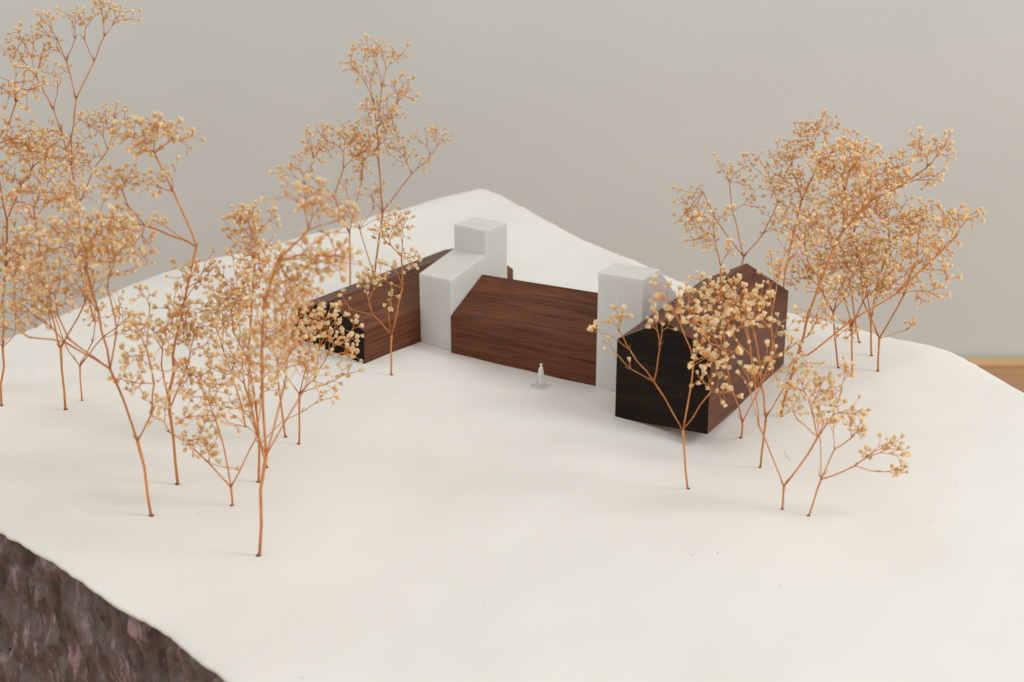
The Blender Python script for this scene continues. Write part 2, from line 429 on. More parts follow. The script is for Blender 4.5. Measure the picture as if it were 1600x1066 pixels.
# middle walnut house
def f1to2(s, t):
    q = F1(s, t)-O2; u = np.array([math.cos(YAW2), math.sin(YAW2)]); w = np.array([math.sin(YAW2), -math.cos(YAW2)])
    return float(q@u), float(q@w)
sF = f1to2(0.1645, 0.0826)[0]; sR = sF+0.1045; sB = sF+0.209
def leftt(ds):            # left end is cut flush with the side of the white tower
    return f1to2(0.1645+ds, 0.0826)[1]
near = [(sF, leftt(0.0), -0.008), (sB, leftt(0.21), -0.008), (sB, leftt(0.21), 0.0770), (sR, leftt(0.105), 0.1372), (sF, leftt(0.0), 0.0766)]
tR = -0.0915
far = [(sF, tR, -0.022), (sB, tR, -0.022), (sB, tR, 0.0780), (sR, tR, 0.1408), (sF, tR, 0.0778)]
# own frame: X must follow the ridge, so this block is turned a quarter
def block_cross(name, verts, faces, mats, fmat, label, cat):
    yaw = YAW2-math.pi/2
    # (s,t) in frame 2 -> local x = t, local y = s
    vv = [(t*H, s*H, z*H) for s, t, z in verts]
    ob = mesh_obj(name, vv, faces, mats, fmat=fmat)
    ob.location = (O2[0]*H, O2[1]*H, 0); ob.rotation_euler = (0, 0, yaw)
    bm = bmesh.new(); bm.from_mesh(ob.data); bmesh.ops.recalc_face_normals(bm, faces=bm.faces); bm.to_mesh(ob.data); bm.free()
    md = ob.modifiers.new('bevel', 'BEVEL'); md.width = 0.0014*H; md.segments = 2; md.limit_method = 'ANGLE'; md.angle_limit = math.radians(15)
    tag(ob, label, cat); return ob
v, f = prism(near, far)
block_cross('walnut_house', v, f, [M_WALNUT, M_WALNUT_END_SHADED], [1, 1, 0, 0, 0, 0, 0],
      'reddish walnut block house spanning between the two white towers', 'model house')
# second white tower, roof falling to the back
s0, s1, s2 = 0.1065, 0.1812, 0.2900
prof = [(s0, -0.020), (s2, -0.020), (s2, 0.1240), (s1, 0.2200), (s0, 0.2205)]
near = [(s, -0.0908, z) for s, z in prof]; far = [(s, -0.0006, z) for s, z in prof]
v, f = prism(near, far)
block('white_tower', YAW2, O2, v, f, [M_ACRYL], [0]*7,
      'frosted white tower with flat top and roof falling away behind, against the tall walnut house', 'model tower', bev=0.0004)
# tall walnut house on the right
near = [(0.0, 0.0, -0.0112), (0.0, 0.1795, -0.0058), (0.0005, 0.1772, 0.1490), (-0.0003, 0.0880, 0.1886), (-0.001, 0.0006, 0.1400)]
far = [(0.401, 0.0, -0.0112), (0.401, 0.1785, -0.0150), (0.401, 0.1780, 0.1446), (0.4014, 0.0900, 0.1876), (0.401, 0.0006, 0.1405)]
v, f = prism(near, far)
block('walnut_house', YAW2, O2, v, f, [M_WALNUT, M_WALNUT_END_SHADED], [1, 1, 0, 0, 0, 0, 0],
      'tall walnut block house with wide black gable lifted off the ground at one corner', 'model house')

# ------------------------------------------------------------------ tiny standing figure on a clear plate
def build_figure():
    P = on_ground(845, 604)
    hgt = 0.0445
    k = hgt/1.75                     # metres of a person -> units of H
    zb = P[2]+0.0022
    root = bpy.data.objects.new('scale_figure', None); COL.objects.link(root)
    root.location = (P[0]*H, P[1]*H, (P[2]+0.0006)*H); root.rotation_euler = (0, 0, YAW2-0.2)
    root.empty_display_size = 0.005
    tag(root, 'tiny white standing figure on a clear square plate before the reddish walnut house', 'figurine')
    J = {'pel': (0, 0, .95, .13), 'sp1': (0, .01, 1.12, .125), 'sp2': (0, .0, 1.32, .155), 'nk': (0, .01, 1.47, .06), 'hd0': (0, -.01, 1.56, .105), 'hd1': (0, -.015, 1.67, .125), 'hd2': (0, -.010, 1.735, .115)}
    E_ = [('pel', 'sp1'), ('sp1', 'sp2'), ('sp2', 'nk'), ('nk', 'hd0'), ('hd0', 'hd1'), ('hd1', 'hd2')]
    for s, n in ((-1, 'l'), (1, 'r')):
        J['hip'+n] = (s*.09, 0, .88, .095); J['kn'+n] = (s*.10, -.01, .48, .065); J['an'+n] = (s*.105, .01, .09, .05); J['ft'+n] = (s*.12, -.13, .035, .035)
        J['sh'+n] = (s*.17, 0, 1.38, .07); J['el'+n] = (s*.235, .02, 1.10, .055); J['wr'+n] = (s*.235, -.05, .87, .042); J['ha'+n] = (s*.22, -.08, .77, .036)
        E_ += [('pel', 'hip'+n), ('hip'+n, 'kn'+n), ('kn'+n, 'an'+n), ('an'+n, 'ft'+n), ('sp2', 'sh'+n), ('sh'+n, 'el'+n), ('el'+n, 'wr'+n), ('wr'+n, 'ha'+n)]
    ids = {n: i for i, n in enumerate(J)}
    me = bpy.data.meshes.new('body')
    me.from_pydata([(x*k*H, y*k*H, (z*k+0.0020)*H) for x, y, z, r in J.values()], [(ids[a], ids[b]) for a, b in E_], [])
    me.materials.append(M_FIG)
    ob = bpy.data.objects.new('body', me); COL.objects.link(ob); ob.parent = root
    md = ob.modifiers.new('skin', 'SKIN'); md.use_smooth_shade = True
    for i, (x, y, z, r) in enumerate(J.values()):
        sv = me.skin_vertices[0].data[i]; sv.radius = (r*k*H*0.95, r*k*H*0.8); sv.use_root = (i == 0)
    ob.modifiers.new('sub', 'SUBSURF').levels = 2; ob.modifiers['sub'].render_levels = 2
    a = 0.0150
    pl = mesh_obj('base_plate', [(x*H, y*H, z*H) for z in (0.0, 0.0022) for x, y in ((-a, -a), (a, -a), (a, a), (-a, a))],
             [(3, 2, 1, 0), (4, 5, 6, 7), (0, 1, 5, 4), (1, 2, 6, 5), (2, 3, 7, 6), (3, 0, 4, 7)], M_CLEAR, parent=root)
    pl.rotation_euler = (0, 0, 0.12)
build_figure()

# ------------------------------------------------------------------ dried sprigs standing in for trees
def tube(V, Fc, pts, radii, sides=5):
    """append a tapered tube"""
    pts = [Vector(p) for p in pts]
    base = len(V); n = len(pts)
    up = Vector((0.3, 0.2, 1)).normalized()
    t0 = (pts[1]-pts[0]).normalized()
    a = t0.cross(up);
    if a.length < 1e-3: a = t0.cross(Vector((1, 0, 0)))
    a.normalize()
    for i, p in enumerate(pts):
        t = (pts[min(i+1, n-1)]-pts[max(i-1, 0)])
        if t.length < 1e-9: t = t0
        t = t.normalized()
        a = (a-t*a.dot(t)); a = a.normalized() if a.length > 1e-6 else t.orthogonal().normalized()
        b = t.cross(a)
        for k in range(sides):
            an = 2*math.pi*k/sides
            V.append(tuple(p+(a*math.cos(an)+b*math.sin(an))*radii[i]))
    for i in range(n-1):
        for k in range(sides):
            k2 = (k+1) % sides
            Fc.append((base+i*sides+k, base+i*sides+k2, base+(i+1)*sides+k2, base+(i+1)*sides+k))
    Fc.append(tuple(base+k for k in range(sides))[::-1])
    Fc.append(tuple(base+(n-1)*sides+k for k in range(sides)))

def leaflet(V, Fc, p, d, side, ln, wd):
    """small pointed bract: thin solid wedge"""
    p = Vector(p); d = Vector(d).normalized(); s = Vector(side); s = (s-d*s.dot(d))
    s = s.normalized() if s.length > 1e-6 else d.orthogonal().normalized()
    nn = d.cross(s)
    q = [p-s*wd*.3, p+s*wd*.3, p+d*ln*.4+s*wd*.5+nn*wd*.25, p+d*ln*.4-s*wd*.5+nn*wd*.25, p+d*ln, p+d*ln*.35+nn*wd*.55]
    b = len(V); V += [tuple(x) for x in q]
    Fc += [(b, b+1, b+2), (b, b+2, b+3), (b+3, b+2, b+4), (b+1, b+0, b+5), (b+2, b+1, b+5), (b, b+3, b+5), (b+4, b+2, b+5), (b+3, b+4, b+5)]

# flower variants ----------------------------------------------------------
def flower_mesh(seed, openness):
    """unit length ~1 along +Z, stalk end at the origin"""
    r = random.Random(seed)
    V, Fc, Mi = [], [], []
    n = 10
    if openness < 0.25: prof = [(0.0, .10), (.10, .20), (.34, .37), (.62, .41), (.86, .27), (1.0, .08)]
    elif openness < 0.6: prof = [(0.0, .10), (.10, .19), (.32, .31), (.58, .37), (.74, .40)]
    else: prof = [(0.0, .09), (.08, .17), (.26, .27), (.46, .33), (.58, .38)]
    ph = r.random()*6
    for z, rad in prof:
        for k in range(n):
            an = 2*math.pi*k/n
            rr = rad*(1+.10*(1 if k % 2 else -1)*min(1, z*2))*(1+.07*math.sin(3*an+ph))
            V.append((rr*math.cos(an), rr*math.sin(an), z+.03*math.sin(2*an+ph)*z))
    for i in range(len(prof)-1):
        for k in range(n):
            k2 = (k+1) % n
            Fc.append((i*n+k, i*n+k2, (i+1)*n+k2, (i+1)*n+k)); Mi.append(1 if (openness < .25 and i >= 3) else 0)
    Fc.append(tuple(range(n))[::-1]); Mi.append(0)
    Fc.append(tuple((len(prof)-1)*n+k for k in range(n))); Mi.append(1)
    # crumpled petals curling up and inwards, so that the bloom stays a small frilled puff
    np_ = 0 if openness < .25 else (7 if openness < .6 else 15)
    for k in range(np_):
        inner = openness > .6 and k >= 9
        an = 2*math.pi*(k+r.uniform(-.3, .3))/(7 if openness < .6 else (6 if inner else 9))
        z0 = prof[-1][0]-.10; r0 = prof[-1][1]*(.30 if inner else .80)
        ln = r.uniform(.36, .56)*(.9 if inner else 1); lean = r.uniform(.1, .4) if inner else r.uniform(.45, .95)*(.45+.65*openness)
        wd = r.uniform(.16, .24)
        ca, sa = math.cos(an), math.sin(an)
        pts = []
        for j, (tt, ww) in enumerate(((0, .6), (.4, 1.05), (.78, .9), (1.0+r.uniform(-.1, .25), r.choice((.15, .4, .7))))):
            tl = lean*(1.25-.75*tt); rr = r0+ln*tt*math.sin(tl); zz = z0+ln*tt*math.cos(tl)
            for sgn in (-1, 1):
                w2 = wd*ww*r.uniform(.75, 1.15)*sgn; cup = .05*abs(ww)
                pts.append(((rr-cup)*ca-w2*sa+r.uniform(-.03, .03), (rr-cup)*sa+w2*ca+r.uniform(-.03, .03), zz+r.uniform(-.06, .06)))
        b = len(V); V += pts
        for j in range(3):
            Fc.append((b+2*j, b+2*j+1, b+2*j+3, b+2*j+2)); Mi.append(1)
    me = bpy.data.meshes.new('flower')
    me.from_pydata(V, [], Fc); me.materials.append(M_CALYX); me.materials.append(M_PETAL)
    me.polygons.foreach_set('material_index', Mi)
    me.polygons.foreach_set('use_smooth', [True]*len(Fc)); me.update()
    return me
BUDS = [flower_mesh(i, 0.1) for i in range(3)]
HALF = [flower_mesh(10+i, 0.45) for i in range(4)]
OPEN = [flower_mesh(20+i, 0.85) for i in range(5)]

FL = 0.0079                    # flower length in units of H
R_TIP = 0.00047
def rad(n): return R_TIP*max(1, n)**0.245

def grow_cluster(P, pts, d_in, rs, segs, flowers, n_above=0):
    n = len(pts)
    if n == 1:
        q = pts[0]; L = np.linalg.norm(q-P)
        mid = (P+q)/2 + d_in*L*0.05 + rs.randn(3)*L*0.025
        segs.append(([P, mid, q], [rad(1)*1.1, rad(1)*.95, rad(1)*.9]))
        e = q-mid; e = e/(np.linalg.norm(e)+1e-9)
        flowers.append((q, e)); return
    c = pts.mean(0); D = c-P; L = np.linalg.norm(D)
    t = rs.uniform(.34, .52) if n > 4 else rs.uniform(.40, .58)
    if n <= 3: t = rs.uniform(.36, .56)
    Q = P + D*t + d_in*L*0.06 + rs.randn(3)*L*0.03
    mid = (P+Q)/2 + d_in*L*0.015 + rs.randn(3)*L*0.006
    r = rad(n)
    segs.append(([P, mid, Q], [r, r*.93, r*1.0]))
    dq = Q-mid; dq /= (np.linalg.norm(dq)+1e-9)
    k = 2 if (n < 5 or rs.rand() < .6) else 3
    if n == 3 and rs.rand() < .5: k = 3
    k = min(k, n)
    dirs = pts-Q; dirs = dirs/(np.linalg.norm(dirs, axis=1)[:, None]+1e-9)
    idx = rs.choice(n, k, replace=False); C = dirs[idx]
    for _ in range(8):
        a = np.argmax(dirs@C.T, axis=1)
        for j in range(k):
            if (a == j).any(): C[j] = dirs[a == j].mean(0)
    for j in range(k):
        sub = pts[a == j]
        if len(sub): grow_cluster(Q, sub, dq, rs, segs, flowers)

def ellipsoid(rs, n, c, rx, ry, rz):
    out = []
    tries = 0
    dmin = 0.55*(rx*ry*rz/max(n, 1))**(1/3.0)
    while len(out) < n:
        v = rs.randn(3); v /= np.linalg.norm(v); v *= rs.rand()**(1/2.2)
        q = c+v*np.array([rx, rz, ry]); tries += 1
        if tries < 4000 and any(np.sum((q-o)**2) < dmin*dmin for o in out): continue
        out.append(q)
    return np.array(out)

def sprig(base, nodes, clusters, label, seed, open_frac=0.5, thick=1.0, dens=1.0, group='dried flower sprigs planted as trees', hidden=False):
    """base: where the stem meets the ground; nodes: id -> (parent, x, y, depth offset); clusters: (node, x, y, rx, ry, n[, depth offset])"""
    rs = np.random.RandomState(seed); rr = random.Random(seed)
    B = on_ground(*base)
    yb = B[1]; px = np.linalg.norm(B-np.array([0, 0, 1.0]))/FPX      # size of a photo pixel at this sprig
    pos = {'b': B+np.array([0, 0, -0.004])}
    par = {}
    order = []
    for nid, (p, x, y, *q) in nodes.items():
        qq = q[0] if q else rs.uniform(-1, 1)*10
        pos[nid] = on_plane_y(x, y, yb+qq*px); par[nid] = p; order.append(nid)
    cnt = {k: 0 for k in pos}
    cl = {}
    for c in clusters:
        nid, x, y, rx, ry, n = c[:6]; q = c[6] if len(c) > 6 else rs.uniform(-.6, .6)*rx
        base_q = (pos[nid][1]-yb)/px
        ctr = on_plane_y(x, y, yb+(base_q*.6+q)*px)
        n = max(1, int(round(n*dens*1.80)))
        pts = ellipsoid(rs, n, ctr, 1.64*rx*px, 1.58*ry*px, 1.5*(rx+ry)/2*px)
        pts[:, 2] = np.maximum(pts[:, 2], ground_z(pts[:, 0], pts[:, 1])+0.012)
        cl.setdefault(nid, []).append(pts)
        k = nid
        while k != 'b': cnt[k] += n; k = par[k]
        cnt['b'] += n
    root = bpy.data.objects.new('sprig_tree', None); COL.objects.link(root)
    root.location = tuple(B*H); root.empty_display_size = 0.01
    tag(root, label, 'tree', group)
    flowers = []
    def finish(name, V, Fc, m=M_STEM, fm=None):
        return mesh_obj(name, [((v[0]-B[0])*H, (v[1]-B[1])*H, (v[2]-B[2])*H) for v in V], Fc, m, parent=root, smooth=True, fmat=fm)
    kids = {}
    for nid in order: kids.setdefault(par[nid], []).append(nid)
    # trunk: base up to the first fork
    chain = ['b']; cur = 'b'
    while len(kids.get(cur, [])) == 1 and cur not in cl:
        cur = kids[cur][0]; chain.append(cur)
    def smooth_path(P, r0, r1):
        P = [np.array(p) for p in P]
        if len(P) == 2:
            L = np.linalg.norm(P[1]-P[0]); m1 = P[0]*.66+P[1]*.34+rs.randn(3)*L*.012; m2 = P[0]*.33+P[1]*.67+rs.randn(3)*L*.012
            pts = [P[0], m1, m2, P[1]]
        else:
            pts = []
            for i in range(len(P)-1):
                p0 = P[i-1] if i > 0 else 2*P[0]-P[1]; p1, p2 = P[i], P[i+1]; p3 = P[i+2] if i+2 < len(P) else 2*P[-1]-P[-2]
                for j in range(4):
                    t = j/4
                    # tight spline: keeps the knee at each joint
                    s = 0.32
                    m1 = (p2-p0)*s; m2 = (p3-p1)*s
                    h = (2*t**3-3*t*t+1)*p1+(t**3-2*t*t+t)*m1+(-2*t**3+3*t*t)*p2+(t**3-t*t)*m2
                    pts.append(h)
            pts.append(P[-1])
        rads = [r0+(r1-r0)*i/(len(pts)-1) for i in range(len(pts))]
        return pts, rads
    R = lambda n: rad(n)*thick
    V, Fc = [], []
    pts, rads = smooth_path([pos[k] for k in chain], R(cnt['b'])*1.12, R(cnt['b'])*.96)
    rads[-1] *= 1.35
    tube(V, Fc, pts, rads, 8)
    finish('trunk', V, Fc)
    fork = chain[-1]
    # limbs from the first fork
    def limb_mesh(start, first):
        V, Fc = [], []
        segs = []
        stack = [(start, first)]
        while stack:
            a, b = stack.pop()
            ch = [a, b]
            while len(kids.get(ch[-1], [])) == 1 and ch[-1] not in cl: ch.append(kids[ch[-1]][0])
            pts, rads = smooth_path([pos[k] for k in ch], R(cnt[b]), R(cnt[ch[-1]])*.95)
            rads[-1] *= 1.25
            tube(V, Fc, pts, rads, 6)
            d = np.array(pts[-1])-np.array(pts[-2]); d /= np.linalg.norm(d)
            for sgn in (-1, 1):
                if rr.random() < .8:
                    dd = d+np.array([sgn*.45, rs.uniform(-.3, .3), .2]); leaflet(V, Fc, pts[-1], dd, (sgn*.2, 1, .1), rs.uniform(7, 15)*px, 3.2*px)
            e = ch[-1]
            for pp in cl.get(e, []): grow_cluster(pos[e], pp, d, rs, segs, flowers)
            for k in kids.get(e, []): stack.append((e, k))
        nst = len(Fc)
        for p, r in segs: tube(V, Fc, p, [x*min(1.15, .5+.5*thick) for x in r], 5)
        finish('branch', V, Fc, [M_STEM, M_TWIG], [0]*nst+[1]*(len(Fc)-nst))
    d0 = pos[fork]-pos[chain[-2]]; d0 /= np.linalg.norm(d0)
    for k in kids.get(fork, []): limb_mesh(fork, k)
    for pp in cl.get(fork, []):
        V, Fc, segs = [], [], []
        grow_cluster(pos[fork], pp, d0, rs, segs, flowers)
        for p, r in segs: tube(V, Fc, p, r, 5)
        finish('branch', V, Fc, M_TWIG)
    # bracts at the first fork
    V, Fc = [], []
    for sgn in (-1, 1):
        dd = d0+np.array([sgn*.5, rs.uniform(-.3, .3), .1]); leaflet(V, Fc, pos[fork], dd, (sgn*.2, 1, .1), rs.uniform(12, 22)*px, 4*px)
    finish('bract', V, Fc)
    # hole rim in the coating
    if not hidden:
        V, Fc = [], []
        ns = 9; r0 = R(cnt['b'])*1.0; r1 = R(cnt['b'])*rr.uniform(1.7, 2.2); ox, oy = rr.uniform(-.3, .3)*r1, rr.uniform(-.2, .2)*r1
        for ring, (r_, zz) in enumerate(((r0, .0016), (r1*.8, .0013), (r1, -.0012))):
            for k in range(ns):
                an = 2*math.pi*k/ns; q = r_*(1+.2*math.sin(3*an+seed))
                x = B[0]+ox*(ring > 0)+q*math.cos(an); y = B[1]+oy*(ring > 0)+q*math.sin(an)
                V.append((x, y, gz(x, y)+zz))
        for ring in range(2):
            for k in range(ns):
                k2 = (k+1) % ns; Fc.append((ring*ns+k, (ring+1)*ns+k, (ring+1)*ns+k2, ring*ns+k2))
        Fc.append(tuple(range(ns)))
        finish('hole_rim', V, Fc, M_HOLE)
    # flowers
    rr.shuffle(flowers)
    JV, JF, JM = [], [], []
    for fi, (q, e) in enumerate(flowers):
        u = rr.random()
        me = rr.choice(OPEN) if u < open_frac*.66 else (rr.choice(HALF) if u < open_frac*.66+.26 else rr.choice(BUDS))
        d = Vector(e)+Vector((rs.uniform(-.35, .35), rs.uniform(-.35, .35), .35)); d.normalize()
        s = FL*H*rr.uniform(.66, 1.18)*(0.84 if me in BUDS else (1.0 if me in HALF else 1.15))
        rot = d.to_track_quat('Z', 'Y') @ Quaternion((0, 0, 1), rr.uniform(0, 6.28))
        sc = (s*rr.uniform(.9, 1.12), s*rr.uniform(.9, 1.12), s)
        loc = Vector((q-B)*H) - d*s*.06
        if fi < 300:
            o = bpy.data.objects.new('flower', me); COL.objects.link(o); o.parent = root
            o.rotation_mode = 'QUATERNION'; o.rotation_quaternion = rot; o.scale = sc; o.location = loc
        else:
            mw = Matrix.LocRotScale(loc, rot, Vector(sc)); b0 = len(JV)
            JV += [tuple(mw @ v.co) for v in me.vertices]
            for p in me.polygons: JF.append(tuple(b0+i for i in p.vertices)); JM.append(p.material_index)
    if JV:
        tag(mesh_obj('flower_mass', JV, JF, [M_CALYX, M_PETAL], parent=root, smooth=True, fmat=JM), kind='stuff')
    return root

SPRIGS = []
def T(*a, **k): SPRIGS.append((a, k))
# --- left group
T((2, 634), {'a': ('b', 4, 543, 0), 'c': ('a', 7, 440), 'd': ('c', 11, 345), 'e': ('d', 33, 290), 'f': ('e', 52, 260), 'g': ('a', 24, 518), 'h': ('g', 22, 440), 'i': ('d', -10, 240, 10), 'j': ('i', 25, 160)},
  [('j', 55, 130, 16, 12, 5), ('j', 20, 135, 24, 22, 16), ('i', 15, 215, 30, 18, 30), ('f', 85, 235, 26, 20, 20), ('f', 45, 232, 18, 14, 12), ('e', 20, 275, 18, 16, 8), ('c', 15, 385, 26, 26, 22), ('h', 28, 410, 18, 20, 8)],
  'thin upright sprig with a curled side twig low on its stem', 101, dens=1.4, open_frac=.45)
T((102, 640), {'a': ('b', 95, 545, 0), 'l': ('a', 82, 495), 'l2': ('l', 68, 430), 'l3': ('l2', 54, 345), 'r': ('a', 133, 473), 'r2': ('r', 145, 430), 'k': ('l', 60, 465)},
  [('l3', 55, 300, 34, 34, 42), ('l2', 40, 390, 34, 26, 30), ('l3', 95, 290, 22, 22, 16), ('r2', 150, 385, 34, 30, 30), ('r', 115, 410, 22, 22, 12), ('k', 30, 440, 30, 22, 20)],
  'stout stemmed sprig forking into a wide V beside a shorter slim sprig', 102, dens=1.4, open_frac=.5)
T((128, 626), {'a': ('b', 125, 572, 0), 'l': ('a', 103, 541), 'l2': ('l', 78, 470), 'r': ('a', 160, 528), 'r2': ('r', 183, 511), 'm': ('a', 144, 536)},
  [('r2', 205, 497, 16, 10, 8), ('r2', 183, 478, 14, 18, 8), ('m', 152, 480, 16, 22, 10), ('r', 200, 524, 12, 8, 2), ('l2', 62, 440, 26, 22, 16)],
  'short slim sprig with spindly open twigs beside the stout V forked sprig', 103, open_frac=.4)
T((147, 502), {'a': ('b', 138, 462, 0), 'b2': ('a', 130, 400), 'c': ('b2', 121, 325), 'd': ('c', 112, 265), 'e': ('d', 111, 215), 'f': ('e', 119, 155), 'g': ('f', 147, 96), 'h': ('g', 163, 57), 'i': ('f', 104, 96), 'i2': ('i', 90, 64), 'm': ('d', 96, 205), 'n': ('m', 84, 172), 'o': ('n', 57, 121), 'p': ('n', 90, 137), 'q': ('c', 145, 268), 'q2': ('q', 168, 235), 'g2': ('g', 132, 62), 'i3': ('i', 117, 62)},
  [('h', 163, 12, 13, 14, 13), ('h', 196, 22, 17, 11, 8), ('g2', 133, 27, 13, 9, 7), ('i2', 73, 32, 13, 11, 7), ('i2', 60, 47, 8, 8, 4), ('i3', 112, 26, 14, 9, 6), ('i', 80, 68, 10, 10, 4), ('o', 12, 75, 14, 16, 7), ('o', 42, 58, 16, 15, 10), ('o', 66, 88, 12, 14, 8), ('o', 30, 90, 12, 14, 7), ('p', 92, 112, 16, 9, 7),
   ('d', 60, 235, 22, 20, 18), ('e', 105, 235, 26, 24, 30), ('q2', 148, 190, 22, 16, 18), ('q2', 182, 188, 20, 16, 18), ('q', 130, 250, 20, 18, 14), ('c', 110, 305, 26, 16, 16), ('m', 75, 205, 14, 12, 8)],
  'very tall sprig with a slender bare upper stem rising above all its neighbours', 104, dens=1.15, open_frac=.35)
T((236, 806), {'a': ('b', 215, 690, 0), 'r': ('a', 236, 648), 'r2': ('r', 241, 600), 'r3': ('r2', 229, 545), 'r4': ('r3', 234, 478), 'b2': ('a', 193, 625), 'c': ('b2', 172, 577), 'l1': ('c', 102, 535, -25), 'l1b': ('l1', 45, 527, -35), 'l2': ('c', 108, 530, -30), 'u': ('c', 154, 489, -15), 'u2': ('u', 135, 420, -30), 'v': ('c', 182, 513, -10), 'v2': ('v', 168, 450, -20)},
  [('l1b', 20, 500, 22, 20, 10, -25), ('l1', 50, 480, 30, 22, 18, -20), ('l2', 70, 445, 34, 28, 24, -20), ('u2', 95, 385, 40, 28, 28, -20), ('u2', 130, 355, 36, 26, 22, -20), ('v2', 175, 375, 26, 26, 20, -15), ('v2', 190, 400, 16, 20, 8), ('u', 130, 440, 20, 20, 10),
   ('r4', 228, 458, 12, 12, 4), ('r3', 208, 515, 16, 12, 7), ('r3', 212, 562, 20, 16, 9), ('r2', 205, 598, 20, 12, 7), ('r', 245, 625, 12, 12, 4)],
  'leaning sprig with a forked knee low down and long limbs spread sideways', 105, dens=1.4, open_frac=.55)
T((278, 757), {'a': ('b', 265, 642, 0), 'a2': ('a', 270, 555), 'a3': ('a2', 288, 472), 'n': ('a3', 307, 386), 'u': ('n', 299, 362), 'u2': ('u', 271, 300), 'u3': ('u2', 241, 240), 'w': ('n', 290, 376), 'w2': ('w', 226, 352), 'w3': ('w2', 200, 322), 'x': ('a', 292, 575), 'y': ('a', 252, 570), 'u4': ('u3', 268, 218), 'z': ('u2', 250, 293)},
  [('u3', 212, 213, 24, 14, 20), ('u3', 244, 198, 18, 12, 13), ('u4', 268, 208, 14, 12, 7), ('u4', 298, 222, 9, 14, 4), ('u3', 225, 232, 16, 8, 6), ('u2', 275, 272, 12, 14, 3), ('z', 232, 280, 20, 14, 9), ('w3', 185, 282, 22, 16, 24), ('w2', 188, 355, 24, 18, 16), ('w', 250, 345, 12, 8, 5), ('w2', 222, 385, 16, 18, 10),
   ('a3', 280, 490, 26, 26, 26), ('x', 300, 520, 30, 26, 24), ('y', 245, 520, 22, 24, 16), ('x', 312, 595, 28, 24, 18), ('a2', 275, 580, 22, 22, 10), ('a3', 300, 430, 22, 22, 14), ('a3', 330, 410, 12, 12, 5)],
  'tall sprig whose stem kinks sharply back at mid height, ending in a drooping head', 106, dens=1.2, open_frac=.5)
T((363, 790), {'a': ('b', 361, 762, 0), 'l': ('a', 327, 724), 'l2': ('l', 290, 691), 'l3': ('l2', 266, 676), 'm': ('a', 350, 700), 'm2': ('m', 335, 650), 'r': ('a', 402, 682), 'r2': ('r', 408, 620)},
  [('l3', 247, 643, 17, 12, 6), ('l2', 315, 690, 20, 20, 20), ('l', 368, 733, 4, 4, 1), ('l', 330, 705, 10, 10, 5), ('m2', 325, 610, 30, 24, 20), ('m2', 310, 655, 22, 16, 10), ('r2', 405, 570, 24, 24, 12), ('r', 362, 655, 16, 14, 6)],
  'small sprig forking just above the ground into three spreading twigs', 107, open_frac=.6)
T((384, 667), {'a': ('b', 377, 632, 0), 'a2': ('a', 362, 585), 'l': ('a2', 348, 545), 'r': ('a2', 375, 530)},
  [('l', 330, 500, 24, 26, 14), ('l', 345, 465, 18, 18, 10), ('r', 372, 490, 20, 24, 14)],
  'thin crooked sprig tucked among the dense sprigs with a bare lower stem', 108, open_frac=.5)
T((405, 868), {'a': ('b', 416, 712, 0), 'l': ('a', 402, 680), 'l2': ('l', 388, 615), 'c': ('a', 411, 640), 'c2': ('c', 409, 550, -10), 'c3': ('c2', 413, 470, -15), 'c4': ('c3', 434, 408, -20), 'c5': ('c4', 482, 359, -25), 'r': ('a', 430, 660), 'r2': ('r', 445, 600), 's': ('a', 442, 665), 's2': ('s', 472, 615)},
  [('c5', 462, 305, 26, 22, 13, -15), ('c5', 500, 320, 30, 22, 15, -15), ('c5', 535, 335, 24, 16, 9, -10), ('c4', 500, 400, 34, 22, 34, -10), ('c4', 535, 410, 16, 18, 9), ('c3', 455, 425, 34, 28, 40), ('c2', 425, 500, 26, 28, 28, -15), ('l2', 385, 560, 24, 26, 18), ('r2', 455, 545, 28, 30, 30), ('s2', 490, 570, 22, 22, 12), ('l', 385, 625, 16, 16, 8), ('c4', 465, 470, 26, 22, 20)],
  'tall bushy sprig on the longest bare stem, foremost of its clump', 109, dens=.88, open_frac=.6, thick=1.05)
T((404, 753), {'a': ('b', 405, 692, 0), 'a2': ('a', 400, 635), 'a3': ('a2', 388, 565), 'a4': ('a3', 392, 500), 'l': ('a3', 365, 520), 'u': ('a4', 398, 410)},
  [('l', 355, 475, 26, 26, 26), ('a4', 385, 450, 28, 28, 34), ('u', 398, 395, 26, 26, 30), ('u', 398, 345, 22, 16, 20), ('u', 365, 365, 16, 16, 8), ('u', 375, 330, 14, 10, 6), ('a2', 420, 600, 20, 20, 9)],
  'straight stemmed sprig with a narrow dense upright head of buds', 110, dens=1.2, open_frac=.5)
T((418, 731), {'a': ('b', 407, 694, 0), 'a2': ('a', 396, 648), 'a3': ('a2', 382, 600), 'r': ('a', 440, 660), 'r2': ('r', 470, 645)},
  [('a3', 350, 575, 26, 24, 16), ('a3', 372, 545, 20, 22, 13), ('a2', 345, 630, 20, 16, 8), ('r2', 505, 620, 16, 14, 5)],
  'sprig with a backward leaning stem and one long thin low twig', 111, open_frac=.5)
T((446, 683), {'a': ('b', 439, 630, 0), 'a2': ('a', 433, 585), 'u': ('a2', 436, 520), 'r': ('a2', 455, 550)},
  [('u', 440, 465, 30, 36, 44), ('u', 420, 530, 18, 22, 14), ('r', 468, 520, 24, 24, 20), ('u', 470, 480, 20, 24, 16)],
  'slightly bent sprig with a round tangled head behind the tall bushy sprig', 112, dens=.88, open_frac=.5)
